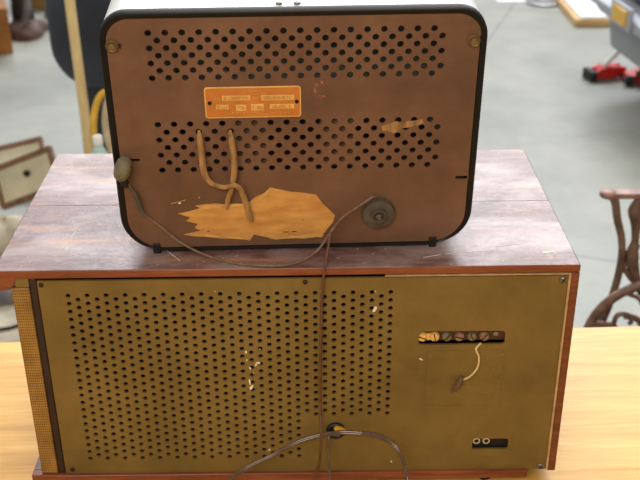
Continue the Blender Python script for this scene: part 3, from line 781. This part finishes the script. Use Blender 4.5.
part('foot', 'dgrey', js, lambda bm: lathe(bm, [(.030, -.02), (.034, -.015), (.034, .015), (.030, .02)], (-.075, -.05, .0345), 'y', 18), smooth=True)
part('post', 'red', js, lambda bm: lathe(bm, [(.04, .05), (.03, .09), (.025, .15), (.035, .17)], (.05, 0, 0), 'z', 16), smooth=True)
part('pawl', 'brass', js, B(-.03, .01, -.062, -.04, .055, .10), bevel=.003)

# ------------------------------------------------------------------ white board slab on pine, paper and hubcap far back
sl = thing('board_slab', 'white-topped slab with pine edges lying on the floor left of the car', 'board', (1.51, 4.69, FZ), 0)
part('pine_core', 'tan', sl, B(0, 1.1, 0, 1.3, .0, .040), bevel=.003)
part('white_top', 'whiteb', sl, B(.03, 1.065, .02, 1.27, .0402, .052), bevel=.003)
tag(obj('paper_sheet', (lambda b: (box(b, 1.17, 1.34, 5.24, 5.55, FZ+.0005, FZ+.004), b)[1])(bmesh.new()), 'whiteb'), 'white sheet lying flat at the far end of the concrete floor', 'sheet')
tag(obj('hubcap', (lambda b: (lathe(b, [(.10, FZ+.001), (.105, FZ+.012), (.085, FZ+.020), (.07, FZ+.014), (.02, FZ+.03), (.001, FZ+.032)], (1.44, 5.22, 0), 'z', 32), b)[1])(bmesh.new()), 'steel', smooth=True), 'round dull metal hubcap on the floor beyond the white slab', 'hubcap')

# ------------------------------------------------------------------ left: pole, dark padded chair back
tag(obj('wooden_pole', (lambda b: (tube(b, [(-.524, 1.5, FZ), (-.535, 1.5, -.45), (-.547, 1.5, .55)], .0128, 14, 4, (1, 1)), b)[1])(bmesh.new()), 'pole', smooth=True), 'pale wooden pole standing upright behind the cabinet on the left', 'pole')
ch = thing('padded_chair', 'dark slate padded chair with a tall rounded back behind the pole', 'chair', (-.36, 2.0, FZ))
def cushion(bm, x0_, x1_, y0_, y1_, z0_, z1_, rr):
    pr = lambda d: rrect(x0_+d, x1_-d, z0_+d, z1_-d, tuple(max(rr-d, .01) for _ in range(4)), 8)
    loft(bm, [(pr(.03), y0_), (pr(.008), y0_+.015), (pr(0), y0_+.035), (pr(.0), y1_-.02), (pr(.02), y1_)], True, True)
part('backrest', 'slate', ch, lambda bm: cushion(bm, -.345, .32, -.12, -.03, .62, 1.45, .13), smooth=True)
part('back_shell', 'seatback', ch, lambda bm: cushion(bm, -.305, .30, -.03, .01, .22, 1.3, .08), smooth=True)
part('seat', 'slate', ch, lambda bm: cushion(bm, -.26, .26, .01, .50, .40, .50, .04), smooth=True)
part('post', 'tyre', ch, lambda bm: tube(bm, [(0, .25, .06), (0, .25, .40)], .03, 12, 1), smooth=True)
for k in range(5):
    a = 2*PI*k/5+.3
    lg = part('leg', 'tyre', ch, lambda bm, a=a: tube(bm, [(.02*math.cos(a), .25+.02*math.sin(a), .10), (.27*math.cos(a), .25+.27*math.sin(a), .065)], [.02, .014], 8, 1), smooth=True)
    part('caster', 'tyre', lg, lambda bm, a=a: lathe(bm, [(.018, -.018), (.026, -.014), (.026, .014), (.018, .018)], (.27*math.cos(a), .25+.27*math.sin(a), .0265), 'y', 14), smooth=True)

# crate with a coiled hose and an aqua bottle, seen between pole and radio
cr = thing('storage_crate', 'grey crate holding up the coiled hose behind the cabinet', 'crate', (-.395, 1.33, FZ))
part('crate_body', 'dgrey', cr, lambda bm: (box(bm, -.095, .16, -.12, .10, 0, .5999), box(bm, -.105, .17, -.13, .11, .60, .62)), bevel=.006)
hz = bmesh.new()
def hoop(bm, cx, cy, cz, rx, rz_, r_, tilt):
    n = 36; tube(bm, [(cx+rx*math.cos(2*PI*k/n), cy+tilt*math.sin(2*PI*k/n), cz+rz_*math.sin(2*PI*k/n)) for k in range(n)], r_, 10, 1, close=True)
hoop(hz, -.436, 1.30, -.362, .038, .094, .0085, .02)
tag(obj('hose_coil', hz, 'rope_y', smooth=True), 'yellow hose coil standing beside the pole, left of the radio', 'hose')
hz = bmesh.new(); hoop(hz, -.408, 1.345, -.360, .045, .094, .010, .02)
tag(obj('hose_coil', hz, 'rope_c', smooth=True), 'cream hose coil just right of the yellow hose coil', 'hose')
bt = thing('plastic_bottle', 'pale aqua plastic bottle in front of the hose coils', 'bottle', (-.452, 1.235, FZ+.6205))
part('bottle_body', 'aqua', bt, lambda bm: lathe(bm, [(.018, 0), (.022, .004), (.022, .075), (.012, .095), (.010, .105)], (0, 0, 0), 'z', 20), smooth=True)
part('cap', 'whiteb', bt, lambda bm: lathe(bm, [(.0115, .105), (.0115, .122), (.009, .125)], (0, 0, 0), 'z', 16), smooth=True)

# ------------------------------------------------------------------ left: framed cream panels leaning on a bench of cloths behind the table
def framed(name, label, c, w, h, rot, knob=False):
    e = thing(name, label, 'panel', c); e.rotation_euler = rot
    part('board', 'cream', e, B(-w+.001, w-.001, -.006, .006, -h+.001, h-.001))
    def fr_(bm):
        d = .014
        box(bm, -w-d, w+d, -.014, .012, h, h+d*1.3); box(bm, -w-d, w+d, -.014, .012, -h-d*1.3, -h)
        box(bm, -w-d, -w, -.014, .012, -h, h); box(bm, w, w+d, -.014, .012, -h, h)
    part('frame', 'frame', e, fr_, bevel=.002)
    if knob: part('knob', 'black', e, lambda bm: lathe(bm, [(.009, .006), (.012, .014), (.010, .022), (.004, .026)], (.012, 0, .012), 'y', 16), smooth=True)
    return e
framed('framed_panel', 'tilted cream panel in a brown wooden frame with a dark knob', (-.968, 2.382, -.950), .108, .060, (math.radians(-30), math.radians(-23), math.radians(-8)), True)
framed('framed_panel', 'pale cream panel behind and above the knobbed panel', (-1.08, 2.60, -.99), .110, .070, (math.radians(-58), math.radians(-10), math.radians(10)))
def cloth(bm, cx, cy, cz, rx, ry, rz_, seed):
    rnd = random.Random(seed); n, m_ = 28, 10; ph = [rnd.uniform(0, 6) for _ in range(5)]
    rings = []
    for j in range(m_+1):
        v = j/m_; ring = []
        for k in range(n):
            a = 2*PI*k/n; wob = 1+.10*math.sin(3*a+ph[0])+.06*math.sin(5*a+ph[1])+.05*math.sin(7*a+4*v+ph[2])
            s = (1-(v)**3)**.5 if v < 1 else .02
            ring.append(bm.verts.new((cx+rx*s*wob*math.cos(a), cy+ry*s*wob*math.sin(a), cz+rz_*v*(1+.12*math.sin(2*a+ph[3])))))
        rings.append(ring)
    for a_, b_ in zip(rings, rings[1:]):
        for k in range(n): bm.faces.new((a_[k], a_[(k+1) % n], b_[(k+1) % n], b_[k]))
    bm.faces.new(rings[0][::-1]); bm.faces.new(rings[-1])
BZ = FZ+.001
tag(obj('cloth_bundle', (lambda b: (cloth(b, -1.00, 2.17, BZ, .075, .09, .085, 1), b)[1])(bmesh.new()), 'creamcl', smooth=True), 'cream cloth bundle heaped on the floor just below the tilted panel', 'cloth')
tag(obj('cloth_bundle', (lambda b: (cloth(b, -.93, 1.80, BZ+.006, .11, .07, .055, 2), b)[1])(bmesh.new()), 'greycl', smooth=True), 'grey cloth bundle seen under the cabinet\'s left overhang', 'cloth')
# pale sheet spread on the floor below, bordered by a thin dark rope
tag(obj('dust_sheet', (lambda b: (prism(b, [(-1.35, 1.35), (-.76, 1.38), (-.72, 1.68), (-.80, 1.95), (-1.3, 1.97)], FZ+.0005, FZ+.006, 'z'), b)[1])(bmesh.new()), 'creamcl'), 'pale dust sheet spread on the floor behind the table', 'sheet')

tag(obj('floor_cable', (lambda b: (tube(b, [(-1.2, 1.55, FZ+.011), (-.95, 1.585, FZ+.011), (-.85, 1.60, FZ+.011), (-.78, 1.66, FZ+.011), (-.74, 1.75, FZ+.011)], .005, 8, 4), b)[1])(bmesh.new()), 'tyre', smooth=True), 'thin dark cable lying across the pale dust sheet', 'cable')

# ------------------------------------------------------------------ far upper left
cb = thing('cardboard_box', 'brown cardboard box at the far upper left', 'box', (-1.865, 4.46, FZ), math.radians(18))
part('carton', 'carton', cb, B(-.28, .28, -.26, .26, .0, .235), bevel=.004)
part('flap', 'carton', cb, lambda bm: box(bm, -.28, .28, -.27, -.262, .16, .238), bevel=.001)
bs = thing('floor_bundle', 'dark grey bundle with a flared brown foot beside the cardboard box', 'bundle', (-1.53, 4.66, FZ))
part('bundle_body', 'dgrey', bs, lambda bm: cloth(bm, -.03, .08, .03, .06, .06, .26, 5), smooth=True)
part('flared_foot', 'brownl', bs, lambda bm: cloth(bm, 0, 0, .001, .105, .15, .07, 6), smooth=True)
part('strap', 'greycl', bs, lambda bm: tube(bm, [(.01, -.06, .08), (.03, -.05, .16), (.02, .02, .24)], .02, 8, 4), smooth=True)
tag(obj('plank_stack', (lambda b: (box(b, -1.72, -1.50, 5.18, 5.6, FZ+.0005, FZ+.16), b)[1])(bmesh.new()), 'ochre', bevel=.004), 'ochre board block at the far end of the left floor', 'board')
ps = thing('post_stand', 'dull mauve post with a dark foot at the far upper left', 'post', (-1.46, 5.02, FZ))
part('post', 'mauve', ps, B(-.03, .03, -.03, .03, .05, .6), bevel=.003)
part('foot', 'tyre', ps, B(-.045, .045, -.045, .045, 0, .0495), bevel=.003)

# ------------------------------------------------------------------ light
w = bpy.data.worlds.new('garage_light'); S.world = w; w.use_nodes = True
nt = w.node_tree; bg = nt.nodes['Background']
tc = nt.nodes.new('ShaderNodeTexCoord'); sp = nt.nodes.new('ShaderNodeSeparateXYZ'); nt.links.new(tc.outputs['Generated'], sp.inputs[0])
mr = nt.nodes.new('ShaderNodeMapRange'); mr.inputs[1].default_value = -.5; mr.inputs[2].default_value = 1; nt.links.new(sp.outputs['Y'], mr.inputs[0])
cr_ = nt.nodes.new('ShaderNodeValToRGB'); e = cr_.color_ramp.elements
e[0].position = .0; e[0].color = (.56, .47, .36, 1); e[1].position = 1; e[1].color = (1.0, 1.0, 1.06, 1)
nt.links.new(mr.outputs[0], cr_.inputs[0]); nt.links.new(cr_.outputs[0], bg.inputs['Color']); bg.inputs['Strength'].default_value = .62
def area(name, loc, tgt, sx, sy, power, col):
    L = bpy.data.lights.new(name, 'AREA'); L.shape = 'RECTANGLE'; L.size = sx; L.size_y = sy; L.energy = power; L.color = col
    o = bpy.data.objects.new(name, L); COL.objects.link(o); o.location = loc
    o.rotation_euler = (Vector(tgt)-Vector(loc)).to_track_quat('-Z', 'Y').to_euler()
area('high_window_daylight', (.6, 9.0, 4.6), (.1, 0, -.2), 8, 2.8, 900, (.90, .95, 1.0))
area('radio_fill_light', (-.5, -2.3, 1.7), (0, 0, -.1), 1.8, 1.0, 52, (1, .90, .74))  # added warm fill from behind the camera, brightens the radio backs and table
area('ceiling_tube', (.3, .6, 2.0), (.3, .3, 0), 1.6, .5, 26, (1, .93, .80))
area('ceiling_tube', (1.8, 3.2, 2.0), (1.8, 3.2, 0), 2.2, .6, 30, (1, .98, .92))

# ------------------------------------------------------------------ camera
cam = bpy.data.cameras.new('camera'); co = bpy.data.objects.new('camera', cam); COL.objects.link(co)
cam.sensor_width = 36; cam.lens = 1024.948/640*36
f_ = Vector((0.00832157, 0.88714574, -0.46141433)); r_ = Vector((0.99990533, -0.01243897, -0.00588276)); u_ = Vector((0.01095838, 0.46132169, 0.88716527))
m = Matrix.Identity(4)
for i, v in enumerate((r_, u_, -f_)):
    for j in range(3): m[j][i] = v[j]
m.translation = Vector((0.02495624, -0.91367718, 0.50695122)); co.matrix_world = m
cam.clip_start = .05
cam.dof.use_dof = True; cam.dof.focus_distance = 1.05; cam.dof.aperture_fstop = 10
S.camera = co
S.view_settings.view_transform = 'Standard'; S.view_settings.look = 'None'; S.view_settings.gamma = 1
S.view_settings.use_curve_mapping = False; S.view_settings.exposure = 0
